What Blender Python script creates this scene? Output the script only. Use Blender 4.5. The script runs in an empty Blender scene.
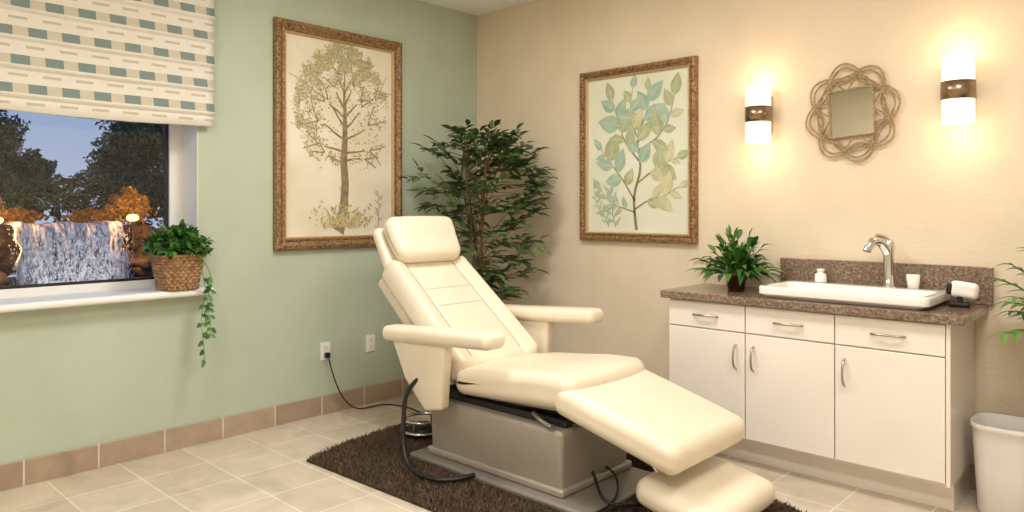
import bpy, bmesh, math, random
from mathutils import Vector, Matrix
random.seed(7)
scene=bpy.context.scene
scene.view_settings.view_transform='Standard'

# ---------------- materials ----------------
def lin(c):
    o=[]
    for v in c:
        v/=255.0
        o.append(v/12.92 if v<=0.04045 else ((v+0.055)/1.055)**2.4)
    return (o[0],o[1],o[2],1)
class MB:
    def __init__(s,name):
        s.m=bpy.data.materials.new(name); s.m.use_nodes=True
        s.nt=s.m.node_tree; s.b=s.nt.nodes['Principled BSDF']; s.out=s.nt.nodes['Material Output']
    def n(s,t,**k):
        nd=s.nt.nodes.new(t)
        for a,v in k.items(): setattr(nd,a,v)
        return nd
    def l(s,a,b): s.nt.links.new(a,b)
    def obj(s):
        return s.n('ShaderNodeTexCoord').outputs['Object']
def mat(name,c,rough=.5,metal=0,bump=0,bscale=50,c2=None,vscale=5,island=False,coat=0,spec=.5,emit=None,es=0,detail=3,dist=.01):
    k=MB(name); b=k.b
    b.inputs['Base Color'].default_value=lin(c)
    b.inputs['Roughness'].default_value=rough; b.inputs['Metallic'].default_value=metal
    b.inputs['Coat Weight'].default_value=coat; b.inputs['Specular IOR Level'].default_value=spec
    if emit: 
        b.inputs['Emission Color'].default_value=lin(emit); b.inputs['Emission Strength'].default_value=es
    co=k.obj()
    if c2:
        mx=k.n('ShaderNodeMix',data_type='RGBA'); mx.inputs[6].default_value=lin(c); mx.inputs[7].default_value=lin(c2)
        if island:
            g=k.n('ShaderNodeNewGeometry'); k.l(g.outputs['Random Per Island'],mx.inputs[0])
        else:
            nz=k.n('ShaderNodeTexNoise'); nz.inputs['Scale'].default_value=vscale; nz.inputs['Detail'].default_value=detail
            k.l(co,nz.inputs['Vector'])
            rp=k.n('ShaderNodeMapRange'); rp.inputs[1].default_value=.35; rp.inputs[2].default_value=.65
            k.l(nz.outputs['Fac'],rp.inputs[0]); k.l(rp.outputs[0],mx.inputs[0])
        k.l(mx.outputs[2],b.inputs['Base Color'])
    if bump:
        nz=k.n('ShaderNodeTexNoise'); nz.inputs['Scale'].default_value=bscale; nz.inputs['Detail'].default_value=3
        k.l(co,nz.inputs['Vector'])
        bp=k.n('ShaderNodeBump'); bp.inputs['Strength'].default_value=bump; bp.inputs['Distance'].default_value=dist
        k.l(nz.outputs['Fac'],bp.inputs['Height']); k.l(bp.outputs[0],b.inputs['Normal'])
    return k.m
M={}
M['green']=mat('sage_wall_paint',(186,198,179),.75,bump=.3,bscale=60,c2=(181,193,174),vscale=3,dist=.006)
M['cream']=mat('cream_wall_paint',(228,214,190),.75,bump=.3,bscale=60,c2=(223,208,184),vscale=3,dist=.006)
M['ceil']=mat('ceiling_paint',(242,242,240),.9,bump=.1)
M['white']=mat('white_trim',(238,238,236),.4,bump=.02)
M['cab']=mat('cabinet_white_gloss',(240,234,225),.25,coat=.3,c2=(236,230,220),vscale=2,bump=.01)
M['leather']=mat('cream_leather',(236,226,205),.38,bump=.12,bscale=260,c2=(231,220,198),vscale=4,coat=.15)
M['seam']=mat('leather_seam',(160,148,124),.6,bump=.1)
M['shell']=mat('cream_plastic',(222,212,192),.35,bump=.01)
M['taupe']=mat('taupe_metal_cover',(172,165,154),.42,metal=.25,bump=.03,bscale=200,c2=(164,157,146),vscale=3)
M['plate']=mat('base_plate_grey',(146,140,132),.4,metal=.4,bump=.03)
M['black']=mat('black_rubber',(22,22,24),.45,bump=.03)
M['dark']=mat('dark_mechanism',(48,46,46),.5,metal=.4,bump=.03)
M['chrome']=mat('chrome',(215,215,215),.12,metal=1,bump=.005)
M['nickel']=mat('brushed_nickel',(185,178,165),.28,metal=1,bump=.02,bscale=120)
M['sconceband']=mat('sconce_bronze_nickel',(150,132,110),.3,metal=1,bump=.02,bscale=120)
M['porc']=mat('porcelain',(245,244,241),.12,coat=.5,bump=.003)
M['leaf1']=mat('ficus_leaf',(42,66,36),.42,c2=(98,124,72),island=True)
M['leaf2']=mat('bright_leaf',(36,80,30),.4,c2=(88,136,58),island=True)
M['bark']=mat('plant_stem',(110,92,62),.8,bump=.5,bscale=60,c2=(80,66,44),vscale=20)
M['pot']=mat('glazed_pot',(96,64,42),.4,bump=.1,c2=(70,45,30),vscale=10)
M['soil']=mat('soil',(50,36,26),.95,bump=.8,bscale=80)
M['wicker']=mat('wicker',(182,146,106),.6,bump=.5,bscale=150,c2=(136,100,66),vscale=40)
M['bronze']=mat('carved_bronze_frame',(172,138,98),.45,metal=.3,bump=1.0,bscale=70,c2=(110,80,50),vscale=60)
M['bronze_in']=mat('gilt_lip',(198,174,132),.4,metal=.3,bump=.3,bscale=90)
M['rope']=mat('rope_gilt',(200,180,142),.5,metal=.3,bump=.8,bscale=220,c2=(146,122,86),vscale=120)
M['mirror']=mat('mirror_silver',(225,228,225),.04,metal=1,bump=.002)
M['paperA']=mat('aged_paper',(234,229,212),.7,c2=(221,212,188),vscale=2.2,bump=.05)
M['paperB']=mat('pale_green_paper',(224,227,208),.7,c2=(216,218,196),vscale=2.5,bump=.05)
M['trunkp']=mat('printed_trunk',(158,136,102),.8,c2=(126,108,82),vscale=30)
M['stemp']=mat('printed_stem',(138,128,98),.8,c2=(112,108,84),vscale=30)
M['pl1']=mat('printed_leaf_olive',(172,164,120),.8,c2=(148,142,104),island=True)
M['pl2']=mat('printed_leaf_gold',(194,168,112),.8,c2=(206,190,146),island=True)
M['pl3']=mat('printed_leaf_grey',(178,178,150),.8,c2=(198,194,164),island=True)
M['bl1']=mat('printed_leaf_teal',(144,174,158),.8,c2=(172,192,168),vscale=18)
M['bl2']=mat('printed_leaf_green',(154,166,126),.8,c2=(182,186,148),vscale=18)
M['bl3']=mat('printed_leaf_sand',(206,198,156),.8,c2=(184,188,150),vscale=18)
M['rug']=mat('brown_shag',(118,98,78),.95,c2=(68,54,42),island=True)
M['rugb']=mat('rug_backing',(70,56,44),.95,bump=.5,bscale=60,c2=(50,40,30),vscale=30)
M['bin']=mat('bin_white_plastic',(236,234,229),.35,bump=.01)
M['rock']=mat('garden_rock',(92,74,60),.85,bump=1,bscale=9,c2=(34,30,28),vscale=3)
M['tleaf']=mat('garden_leaf',(34,58,48),.7,c2=(92,122,92),island=True)
M['bleaf']=mat('bush_leaf',(96,78,32),.7,c2=(176,134,60),island=True)
M['ground']=mat('garden_ground',(40,44,30),.95,bump=.6,bscale=5,c2=(26,28,20),vscale=2)
M['lampglow']=mat('garden_lamp_glow',(255,190,110),.5,emit=(255,160,70),es=9)
M['fill_panel']=mat('fill_panel_emitter',(255,250,240),.5,emit=(255,246,234),es=2.5)  # glow for the made-up ceiling fill panels, out of view
M['shade']=mat('frosted_glass_shade',(255,244,225),.4,emit=(255,226,184),es=1.25)

def tile_mat(name,c1,c2,cm,w,h,mort,axes,off=0):
    k=MB(name); co=k.obj()
    sep=k.n('ShaderNodeSeparateXYZ'); k.l(co,sep.inputs[0])
    cb=k.n('ShaderNodeCombineXYZ'); k.l(sep.outputs[axes[0]],cb.inputs[0]); k.l(sep.outputs[axes[1]],cb.inputs[1])
    add=k.n('ShaderNodeVectorMath',operation='ADD'); add.inputs[1].default_value=(100*w+off,100*h,0); k.l(cb.outputs[0],add.inputs[0])
    br=k.n('ShaderNodeTexBrick'); br.offset=0; br.squash=1
    br.inputs['Scale'].default_value=1; br.inputs['Brick Width'].default_value=w; br.inputs['Row Height'].default_value=h
    br.inputs['Mortar Size'].default_value=mort; br.inputs['Mortar Smooth'].default_value=.2
    br.inputs['Color1'].default_value=lin(c1); br.inputs['Color2'].default_value=lin(c2); br.inputs['Mortar'].default_value=lin(cm)
    k.l(add.outputs[0],br.inputs['Vector'])
    nz=k.n('ShaderNodeTexNoise'); nz.inputs['Scale'].default_value=4; nz.inputs['Detail'].default_value=8; nz.inputs['Distortion'].default_value=1.2
    k.l(co,nz.inputs['Vector'])
    mr=k.n('ShaderNodeMapRange'); mr.inputs[1].default_value=.3; mr.inputs[2].default_value=.7; mr.inputs[3].default_value=.82; mr.inputs[4].default_value=1.08
    k.l(nz.outputs['Fac'],mr.inputs[0])
    mu=k.n('ShaderNodeVectorMath',operation='SCALE'); k.l(br.outputs['Color'],mu.inputs[0]); k.l(mr.outputs[0],mu.inputs['Scale'])
    k.l(mu.outputs[0],k.b.inputs['Base Color'])
    bp=k.n('ShaderNodeBump'); bp.inputs['Strength'].default_value=.4; bp.inputs['Distance'].default_value=.004; bp.invert=True
    k.l(br.outputs['Fac'],bp.inputs['Height']); k.l(bp.outputs[0],k.b.inputs['Normal'])
    k.b.inputs['Roughness'].default_value=.32
    return k.m
M['floor']=tile_mat('floor_tile',(217,204,185),(208,194,174),(238,229,213),.345,.345,.005,(0,1),0)
M['baseL']=tile_mat('baseboard_tile_l',(184,164,144),(162,142,122),(218,208,192),.345,.5,.005,(1,2),.1)
M['baseB']=tile_mat('baseboard_tile_b',(184,164,144),(162,142,122),(218,208,192),.345,.5,.005,(0,2),.1)

def granite():
    k=MB('brown_granite'); co=k.obj()
    v=k.n('ShaderNodeTexVoronoi'); v.inputs['Scale'].default_value=160; k.l(co,v.inputs['Vector'])
    nz=k.n('ShaderNodeTexNoise'); nz.inputs['Scale'].default_value=70; nz.inputs['Detail'].default_value=6; k.l(co,nz.inputs['Vector'])
    cr=k.n('ShaderNodeValToRGB'); e=cr.color_ramp.elements
    e[0].position=.3; e[0].color=lin((74,58,48)); e[1].position=.7; e[1].color=lin((180,160,140))
    x=e.new(.5); x.color=lin((124,104,88))
    k.l(nz.outputs['Fac'],cr.inputs[0])
    mx=k.n('ShaderNodeMix',data_type='RGBA'); mx.inputs[0].default_value=.35
    k.l(cr.outputs[0],mx.inputs[6])
    bw=k.n('ShaderNodeValToRGB'); bw.color_ramp.elements[0].color=lin((62,50,42)); bw.color_ramp.elements[1].color=lin((166,146,128))
    sp=k.n('ShaderNodeSeparateColor'); k.l(v.outputs['Color'],sp.inputs[0]); k.l(sp.outputs[0],bw.inputs[0])
    k.l(bw.outputs[0],mx.inputs[7]); k.l(mx.outputs[2],k.b.inputs['Base Color'])
    k.b.inputs['Roughness'].default_value=.15
    return k.m
M['granite']=granite()

def blind_mat():
    k=MB('roman_blind_fabric'); co=k.obj()
    s=k.n('ShaderNodeSeparateXYZ'); k.l(co,s.inputs[0])
    def ma(op,a,b=None,c=None):
        n=k.n('ShaderNodeMath',operation=op)
        for i,v in enumerate((a,b,c)):
            if v is None: continue
            if isinstance(v,(int,float)): n.inputs[i].default_value=v
            else: k.l(v,n.inputs[i])
        return n.outputs[0]
    P=.142; z=ma('ADD',s.outputs[2],P*20-1.885-.085)
    zr=ma('DIVIDE',z,P); row=ma('FLOOR',zr); fz=ma('SUBTRACT',zr,row)
    par=ma('MULTIPLY',row,.5)
    y=ma('ADD',ma('DIVIDE',ma('ADD',s.outputs[1],20),.15),par); fy=ma('FRACT',y)
    band=ma('MULTIPLY',ma('LESS_THAN',fz,.38),ma('GREATER_THAN',fz,.04))
    dash=ma('LESS_THAN',fy,.55)
    dm=ma('MULTIPLY',band,dash)
    thin=ma('MULTIPLY',ma('LESS_THAN',fz,.74),ma('GREATER_THAN',fz,.64))
    thd=ma('MULTIPLY',thin,ma('GREATER_THAN',fy,.45))
    nz=k.n('ShaderNodeTexNoise'); nz.inputs['Scale'].default_value=30; k.l(co,nz.inputs['Vector'])
    def mix(f,a,b):
        m=k.n('ShaderNodeMix',data_type='RGBA'); k.l(f,m.inputs[0])
        for i,v in ((6,a),(7,b)):
            if isinstance(v,tuple): m.inputs[i].default_value=lin(v)
            else: k.l(v,m.inputs[i])
        return m.outputs[2]
    c0=mix(nz.outputs['Fac'],(228,225,214),(216,211,198))
    c1=mix(band,c0,(200,192,174))
    c2=mix(thd,c1,(190,182,164))
    c3=mix(dm,c2,(124,140,138))
    k.l(c3,k.b.inputs['Base Color']); k.b.inputs['Roughness'].default_value=.9
    w=k.n('ShaderNodeTexNoise'); w.inputs['Scale'].default_value=400; k.l(co,w.inputs['Vector'])
    bp=k.n('ShaderNodeBump'); bp.inputs['Strength'].default_value=.3; bp.inputs['Distance'].default_value=.002
    k.l(w.outputs['Fac'],bp.inputs['Height']); k.l(bp.outputs[0],k.b.inputs['Normal'])
    return k.m
M['blind']=blind_mat()
def glass_mat():
    k=MB('window_glass'); k.nt.nodes.remove(k.b)
    t=k.n('ShaderNodeBsdfTransparent'); g=k.n('ShaderNodeBsdfGlossy'); g.inputs['Roughness'].default_value=.02
    m=k.n('ShaderNodeMixShader'); m.inputs[0].default_value=.03
    k.l(t.outputs[0],m.inputs[1]); k.l(g.outputs[0],m.inputs[2]); k.l(m.outputs[0],k.out.inputs[0]); return k.m
M['glass']=glass_mat()
def water_mat():
    k=MB('falling_water'); co=k.obj()
    mp=k.n('ShaderNodeMapping'); mp.inputs['Scale'].default_value=(1,22,6); k.l(co,mp.inputs[0])
    nz=k.n('ShaderNodeTexNoise'); nz.inputs['Scale'].default_value=1; nz.inputs['Detail'].default_value=10; nz.inputs['Roughness'].default_value=.8; k.l(mp.outputs[0],nz.inputs['Vector'])
    cr=k.n('ShaderNodeValToRGB'); e=cr.color_ramp.elements
    e[0].position=.40; e[0].color=lin((70,72,80)); e[1].position=.6; e[1].color=lin((240,240,242))
    k.l(nz.outputs['Fac'],cr.inputs[0]); k.l(cr.outputs[0],k.b.inputs['Base Color']); k.b.inputs['Roughness'].default_value=.5
    return k.m
M['water']=water_mat()
M['spray']=mat('water_spray',(238,240,246),.6,bump=.1,c2=(190,194,206),island=True)

# ---------------- mesh helpers ----------------
def link(ob): scene.collection.objects.link(ob); return ob
def empty(name,loc):
    e=bpy.data.objects.new(name,None); e.location=loc; e.empty_display_size=.1; return link(e)
def par(ob,e):
    if e is not None:
        ob.parent=e; ob.matrix_parent_inverse=Matrix.Translation(-Vector(e.location))
    return ob
def mesh(name,V,F,m,e=None,smooth=False):
    me=bpy.data.meshes.new(name); me.from_pydata([tuple(v) for v in V],[],F); me.update()
    me.materials.append(m)
    if smooth: me.polygons.foreach_set('use_smooth',[True]*len(me.polygons))
    ob=link(bpy.data.objects.new(name,me)); return par(ob,e)
def box(name,a,b,m,e=None,bev=0,seg=3):
    bm=bmesh.new(); bmesh.ops.create_cube(bm,size=1)
    a=Vector(a); b=Vector(b); c=(a+b)/2; s=b-a
    for v in bm.verts: v.co=Vector((v.co.x*abs(s.x),v.co.y*abs(s.y),v.co.z*abs(s.z)))+c
    if bev: bmesh.ops.bevel(bm,geom=bm.edges[:],offset=bev,segments=seg,affect='EDGES',profile=.5)
    bmesh.ops.recalc_face_normals(bm,faces=bm.faces)
    me=bpy.data.meshes.new(name); bm.to_mesh(me); bm.free(); me.materials.append(m)
    ob=link(bpy.data.objects.new(name,me)); return par(ob,e)
def join_boxes(name,lst,m,e=None):
    V=[];F=[]
    for a,b in lst:
        o=len(V)
        for x in (a[0],b[0]):
            for y in (a[1],b[1]):
                for z in (a[2],b[2]): V.append((x,y,z))
        F+= [(o,o+1,o+3,o+2),(o+4,o+6,o+7,o+5),(o,o+4,o+5,o+1),(o+2,o+3,o+7,o+6),(o,o+2,o+6,o+4),(o+1,o+5,o+7,o+3)]
    return mesh(name,V,F,m,e)
def rbox(name,h,r,m,e=None,origin=(0,0,0),xdir=(1,0,0),zdir=(0,0,1),n=10,deform=None,k=5):
    hs=h; rr=min(r,*[q*.999 for q in h])
    def vals(hh):
        inner=hh-rr; out=[]
        ts=[rr*math.tan(math.radians(45)*i/k) for i in range(k,0,-1)]
        out+=[-(inner+t) for t in ts]
        for i in range(n+1): out.append(-inner+2*inner*i/n)
        out+=[inner+t for t in reversed(ts)]
        return out
    vx,vy,vz=[vals(q) for q in hs]
    bm=bmesh.new()
    def mp(p):
        q=[max(-(hs[i]-rr),min(hs[i]-rr,p[i])) for i in range(3)]
        d=Vector([p[i]-q[i] for i in range(3)])
        if d.length>1e-9: d=d.normalized()*rr
        v=Vector(q)+d
        if deform: v=Vector(deform(v.x,v.y,v.z))
        return v
    def face(A,B,f,flip):
        g=[[bm.verts.new(mp(f(a,b))) for b in B] for a in A]
        for i in range(len(A)-1):
            for j in range(len(B)-1):
                q=(g[i][j],g[i+1][j],g[i+1][j+1],g[i][j+1])
                bm.faces.new(q if not flip else q[::-1])
    face(vx,vy,lambda a,b:(a,b,hs[2]),False); face(vx,vy,lambda a,b:(a,b,-hs[2]),True)
    face(vy,vz,lambda a,b:(hs[0],a,b),False); face(vy,vz,lambda a,b:(-hs[0],a,b),True)
    face(vx,vz,lambda a,b:(a,-hs[1],b),False); face(vx,vz,lambda a,b:(a,hs[1],b),True)
    bmesh.ops.remove_doubles(bm,verts=bm.verts,dist=1e-5)
    bmesh.ops.dissolve_degenerate(bm,edges=bm.edges,dist=1e-6)
    bmesh.ops.recalc_face_normals(bm,faces=bm.faces)
    x=Vector(xdir).normalized(); z=Vector(zdir); z=(z-x*z.dot(x)).normalized(); y=z.cross(x)
    T=Matrix(((x.x,y.x,z.x,origin[0]),(x.y,y.y,z.y,origin[1]),(x.z,y.z,z.z,origin[2]),(0,0,0,1)))
    bm.transform(T)
    for f in bm.faces: f.smooth=True
    me=bpy.data.meshes.new(name); bm.to_mesh(me); bm.free(); me.materials.append(m)
    ob=link(bpy.data.objects.new(name,me)); par(ob,e)
    return ob,T
def tube(name,pts,r,m,e=None,cyclic=False,kind='NURBS',res=4,bres=3):
    cu=bpy.data.curves.new(name,'CURVE'); cu.dimensions='3D'; cu.bevel_depth=r; cu.bevel_resolution=bres; cu.use_fill_caps=True; cu.resolution_u=res
    groups=pts if isinstance(pts[0][0],(tuple,list,Vector)) else [pts]
    for g in groups:
        sp=cu.splines.new(kind); sp.points.add(len(g)-1)
        for p,q in zip(sp.points,g):
            p.co=(q[0],q[1],q[2],1)
            if len(q)>3: p.radius=q[3]
        sp.use_cyclic_u=cyclic
        if kind=='NURBS': sp.order_u=min(4,len(g)); sp.use_endpoint_u=not cyclic
    cu.materials.append(m)
    ob=link(bpy.data.objects.new(name+'_c',cu))
    dg=bpy.context.evaluated_depsgraph_get(); me=bpy.data.meshes.new_from_object(ob.evaluated_get(dg)); me.name=name
    bpy.data.objects.remove(ob)
    if not me.materials: me.materials.append(m)
    me.polygons.foreach_set('use_smooth',[True]*len(me.polygons))
    o=link(bpy.data.objects.new(name,me)); return par(o,e)
def lathe(name,prof,c,m,e=None,n=40,smooth=True):
    V=[];F=[]
    for r,z in prof:
        for i in range(n):
            a=2*math.pi*i/n; V.append((c[0]+r*math.cos(a),c[1]+r*math.sin(a),c[2]+z))
    for j in range(len(prof)-1):
        for i in range(n):
            i2=(i+1)%n
            F.append((j*n+i,j*n+i2,(j+1)*n+i2,(j+1)*n+i))
    return mesh(name,V,F,m,e,smooth)
LT=[0,.15,.35,.55,.75,.9,1]; LW=[.08,.6,1,.95,.66,.3,.02]
def leaf(V,F,base,d,n,L,W,droop=.2,clamp=None,fold=.15):
    d=Vector(d).normalized(); s=d.cross(Vector(n))
    if s.length<1e-4: s=d.cross(Vector((1,0,0)))
    s.normalize(); n=s.cross(d).normalized()
    o=len(V)
    for t,w in zip(LT,LW):
        c=Vector(base)+d*L*t-Vector((0,0,1))*droop*L*t*t
        for q in (-1,0,1):
            p=c+s*(q*w*W/2)+n*(abs(q)*fold*W*w)
            if clamp: p=Vector(clamp(p))
            V.append(p)
    for i in range(len(LT)-1):
        a=o+i*3
        F.append((a,a+1,a+4,a+3)); F.append((a+1,a+2,a+5,a+4))

# ---------------- room shell ----------------
H=3.0; XR=5.4; YF=-5.5; WT=.25
box('floor',(-WT,YF-WT,-.1),(XR+WT,WT,0),M['floor'])
box('ceiling',(-WT,YF-WT,H),(XR+WT,WT,H+.12),M['ceil'])
box('wall_back',(0,0,0),(XR+WT,WT,H),M['cream'])
box('wall_right',(XR,YF,0),(XR+WT,0,H),M['cream'])
box('wall_front',(-WT,YF-WT,0),(XR+WT,YF,H),M['cream'])
wy0,wy1,wz0,wz1=-4.3,-2.317,.93,2.62
join_boxes('wall_left',[((-WT,YF,0),(0,wy0,H)),((-WT,wy1,0),(0,WT,H)),((-WT,wy0,0),(0,wy1,wz0)),((-WT,wy0,wz1),(0,wy1,H))],M['green'])
box('baseboard_left',(0,YF,0),(.014,0,.13),M['baseL'],bev=.003,seg=1)
box('baseboard_back',(.014,-.014,0),(XR,0,.13),M['baseB'],bev=.003,seg=1)
W=empty('window_1',(-.2,-3.3,1.7))
fy=.085
join_boxes('window_frame',[((-.25,wy0,wz0),(-.2,wy0+fy,wz1)),((-.25,wy1-fy,wz0),(-.2,wy1,wz1)),((-.25,wy0,wz0),(-.2,wy1,wz0+.05)),((-.25,wy0,wz1-.06),(-.2,wy1,wz1))],M['white'],W)
join_boxes('window_sash',[((-.24,wy1-fy-.02,wz0+.05),(-.215,wy1-fy,wz1-.06)),((-.24,wy0+fy,wz0+.05),(-.215,wy1-fy,wz0+.065))],M['dark'],W)
join_boxes('jamb_lining',[((-.2,wy1-.004,wz0),(0,wy1,wz1)),((-.2,wy0,wz0),(0,wy0+.004,wz1)),((-.2,wy0,wz1-.004),(0,wy1,wz1))],M['white'],W)
box('glass_pane',(-.232,wy0+fy,wz0+.05),(-.228,wy1-fy,wz1-.06),M['glass'],W)
rbox('trim_sill',(.155,1.05,.02),.018,M['white'],None,((-.2+.11)/2,(-4.36-2.26)/2,.915),n=2)
def blind():
    V=[];F=[]; y0,y1=-4.4,-2.252; zs=1.885; N=150; ny=50
    fold=.142
    for i in range(N+1):
        z=zs+(2.86-zs)*i/N
        t=((z-zs-.075)/fold)%1.0
        x=.055+.026*(1-t)**1.6 if z>zs+.075 else .052+.012*math.sin((z-zs)/.075*3.1)
        for j in range(ny+1):
            y=y0+(y1-y0)*j/ny
            V.append((x+.003*math.sin(y*9+z*3),y,z+ .006*math.sin(y*5)*(1 if i<8 else .3)))
    for i in range(N):
        for j in range(ny):
            a=i*(ny+1)+j; F.append((a,a+1,a+ny+2,a+ny+1))
    ob=mesh('roman_blind',V,F,M['blind'],None,True)
    s=ob.modifiers.new('thick','SOLIDIFY'); s.thickness=.008; s.offset=0
blind()

# ---------------- framed prints ----------------
def frame(name,mapf,w,h,bw,paper):
    e=empty(name,mapf(w/2,h/2,.02))
    prof=[(0,.001),(0,.03),(.008,.042),(.03,.046),(.045,.036),(.055,.03),(.07,.036),(bw-.012,.03)]
    prof=[(o*min(1,(bw-.012)/.076),x) for o,x in prof[:-1]]+[prof[-1]]
    prof2=[(bw-.012,.03),(bw-.006,.034),(bw,.024),(bw,.006)]
    for nm,pf,m in (('carved_moulding',prof,M['bronze']),('inner_lip',prof2,M['bronze_in'])):
        V=[];F=[]
        for o,x in pf:
            for u,v in ((o,o),(w-o,o),(w-o,h-o),(o,h-o)): V.append(mapf(u,v,x))
        for i in range(len(pf)-1):
            for j in range(4):
                F.append((i*4+j,i*4+(j+1)%4,(i+1)*4+(j+1)%4,(i+1)*4+j))
        mesh(nm,V,F,m,e)
    V=[];F=[]
    def bead(u,v,s=.011):
        o=len(V)
        for du,dv in ((1,0),(.5,.8),(-.5,.8),(-1,0),(-.5,-.8),(.5,-.8)): V.append(mapf(u+du*s,v+dv*s,.038))
        V.append(mapf(u,v,.051))
        for i in range(6): F.append((o+i,o+(i+1)%6,o+6))
    c=.024; nu=int((w-2*c)/.026); nv=int((h-2*c)/.026)
    for i in range(nu+1):
        for v in (c,h-c): bead(c+(w-2*c)*i/nu,v)
    for i in range(1,nv):
        for u in (c,w-c): bead(u,c+(h-2*c)*i/nv)
    mesh('carved_beads',V,F,M['bronze'],e)
    b=bw-.004
    V=[mapf(b,b,.01),mapf(w-b,b,.01),mapf(w-b,h-b,.01),mapf(b,h-b,.01)]
    mesh('paper',V,[(0,1,2,3)],paper,e)
    return e
def poly_strip(V,F,pts,mapf,off):
    o=len(V)
    for i,(u,v,w) in enumerate(pts):
        a=pts[max(0,i-1)]; b=pts[min(len(pts)-1,i+1)]
        dx,dy=b[0]-a[0],b[1]-a[1]; l=math.hypot(dx,dy) or 1
        nx,ny=-dy/l,dx/l
        V.append(mapf(u+nx*w,v+ny*w,off)); V.append(mapf(u-nx*w,v-ny*w,off))
    for i in range(len(pts)-1): F.append((o+2*i,o+2*i+1,o+2*i+3,o+2*i+2))
def flat_leaf(V,F,u,v,ang,L,Wd,mapf,off,n=5):
    o=len(V); ca,sa=math.cos(ang),math.sin(ang)
    up=[];dn=[]
    for i in range(n+1):
        t=i/n; w=Wd*.5*math.sin(math.pi*t**.8)*(1-.15*t)
        up.append((t*L,w)); dn.append((t*L,-w))
    P=up+dn[::-1][1:-1]
    for a,b in P: V.append(mapf(u+a*ca-b*sa,v+a*sa+b*ca,off))
    F.append(tuple(range(o,o+len(P))))
wA,hA=1.027,1.503
mA=lambda u,v,o:(o+.001,-1.835+u,1.131+v)
eA=frame('framed_tree_print',mA,wA,hA,.085,M['paperA'])
rs=random.Random(12)
VB,FB=[],[]; LV={k:([],[]) for k in ('pl1','pl2','pl3')}
cu_,cv_=.53,.95
def clampA(u,v,k=1.0): return ((u-cu_)/(.385*k))**2+((v-cv_)/(.46*k))**2<1 and .1<u<wA-.1 and v<hA-.1
TP=[]
def tree2(u,v,a,L,w,dep):
    pts=[]; x,y=u,v; aa=a
    for i in range(5):
        pts.append((x,y,w*(1-.12*i))); aa+=rs.uniform(-.16,.16); x+=math.cos(aa)*L/4; y+=math.sin(aa)*L/4
    poly_strip(VB,FB,pts,mA,.0125)
    if dep<=3: TP.extend(p[:2] for p in pts[2:])
    if dep==0 or not clampA(x,y,.93): return
    for s in (-1,1):
        tree2(x,y,aa+s*rs.uniform(.3,.65),L*rs.uniform(.72,.88),w*.62,dep-1)
tx=.535
poly_strip(VB,FB,[(tx-.06,.12,.06),(tx-.03,.17,.042),(tx-.005,.28,.034),(tx+.006,.45,.03),(tx-.006,.6,.028),(tx+.004,.76,.022),(tx+.004,.95,.014),(tx-.005,1.15,.007)],mA,.0124)
for s in (-1,1):
    for vv,an,l,d in ((.60,1.2,.14,3),(.66,1.1,.17,4),(.74,1.0,.19,4),(.82,.8,.18,4),(.9,.75,.15,4),(.98,.6,.13,4),(1.08,.5,.11,3)):
        tree2(tx,vv+rs.uniform(-.02,.02),1.57+s*an*rs.uniform(.85,1.15),l,.008,d)
tree2(tx,1.12,1.6,.12,.006,3)
cnt_l=0
while cnt_l<3300:
    p=rs.choice(TP); px=p[0]+rs.gauss(0,.024); py=p[1]+rs.gauss(0,.024)
    if rs.random()<.12:
        px=cu_+rs.uniform(-.37,.37); py=cv_+rs.uniform(-.4,.44)
    if not clampA(px,py): cnt_l+=.2; continue
    if math.sin(px*38)*math.sin(py*33+1)>.45 and rs.random()<.85: cnt_l+=.1; continue
    if abs(px-tx)<.035 and py<.85: cnt_l+=.1; continue
    cnt_l+=1
    k=rs.choices(('pl1','pl2','pl3'),(5,3,4))[0]
    flat_leaf(*LV[k],px,py,rs.uniform(0,6.28),rs.uniform(.013,.024),rs.uniform(.008,.013),mA,.0128+.0006*rs.random(),3)
for i in range(330):
    u=tx+rs.gauss(0,.10); v=.12+abs(rs.gauss(0,.065))+.01
    if .11<u<wA-.11:
        k=rs.choices(('pl1','pl2','pl3'),(2,3,1))[0]; flat_leaf(*LV[k],u,v,rs.uniform(.4,2.7),rs.uniform(.02,.045),rs.uniform(.01,.018),mA,.0128+.0006*rs.random(),3)
poly_strip(VB,FB,[(.82,.14,.003),(.83,.28,.002),(.82,.4,.002)],mA,.0124)
for i in range(10): flat_leaf(*LV['pl3'],.825,.22+.018*i,rs.choice((.6,2.5)),.045,.016,mA,.013,3)
mesh('printed_branches',VB,FB,M['trunkp'],eA)
for k,(V,F) in LV.items(): mesh('printed_leaves_'+k,V,F,M[k],eA)
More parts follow.
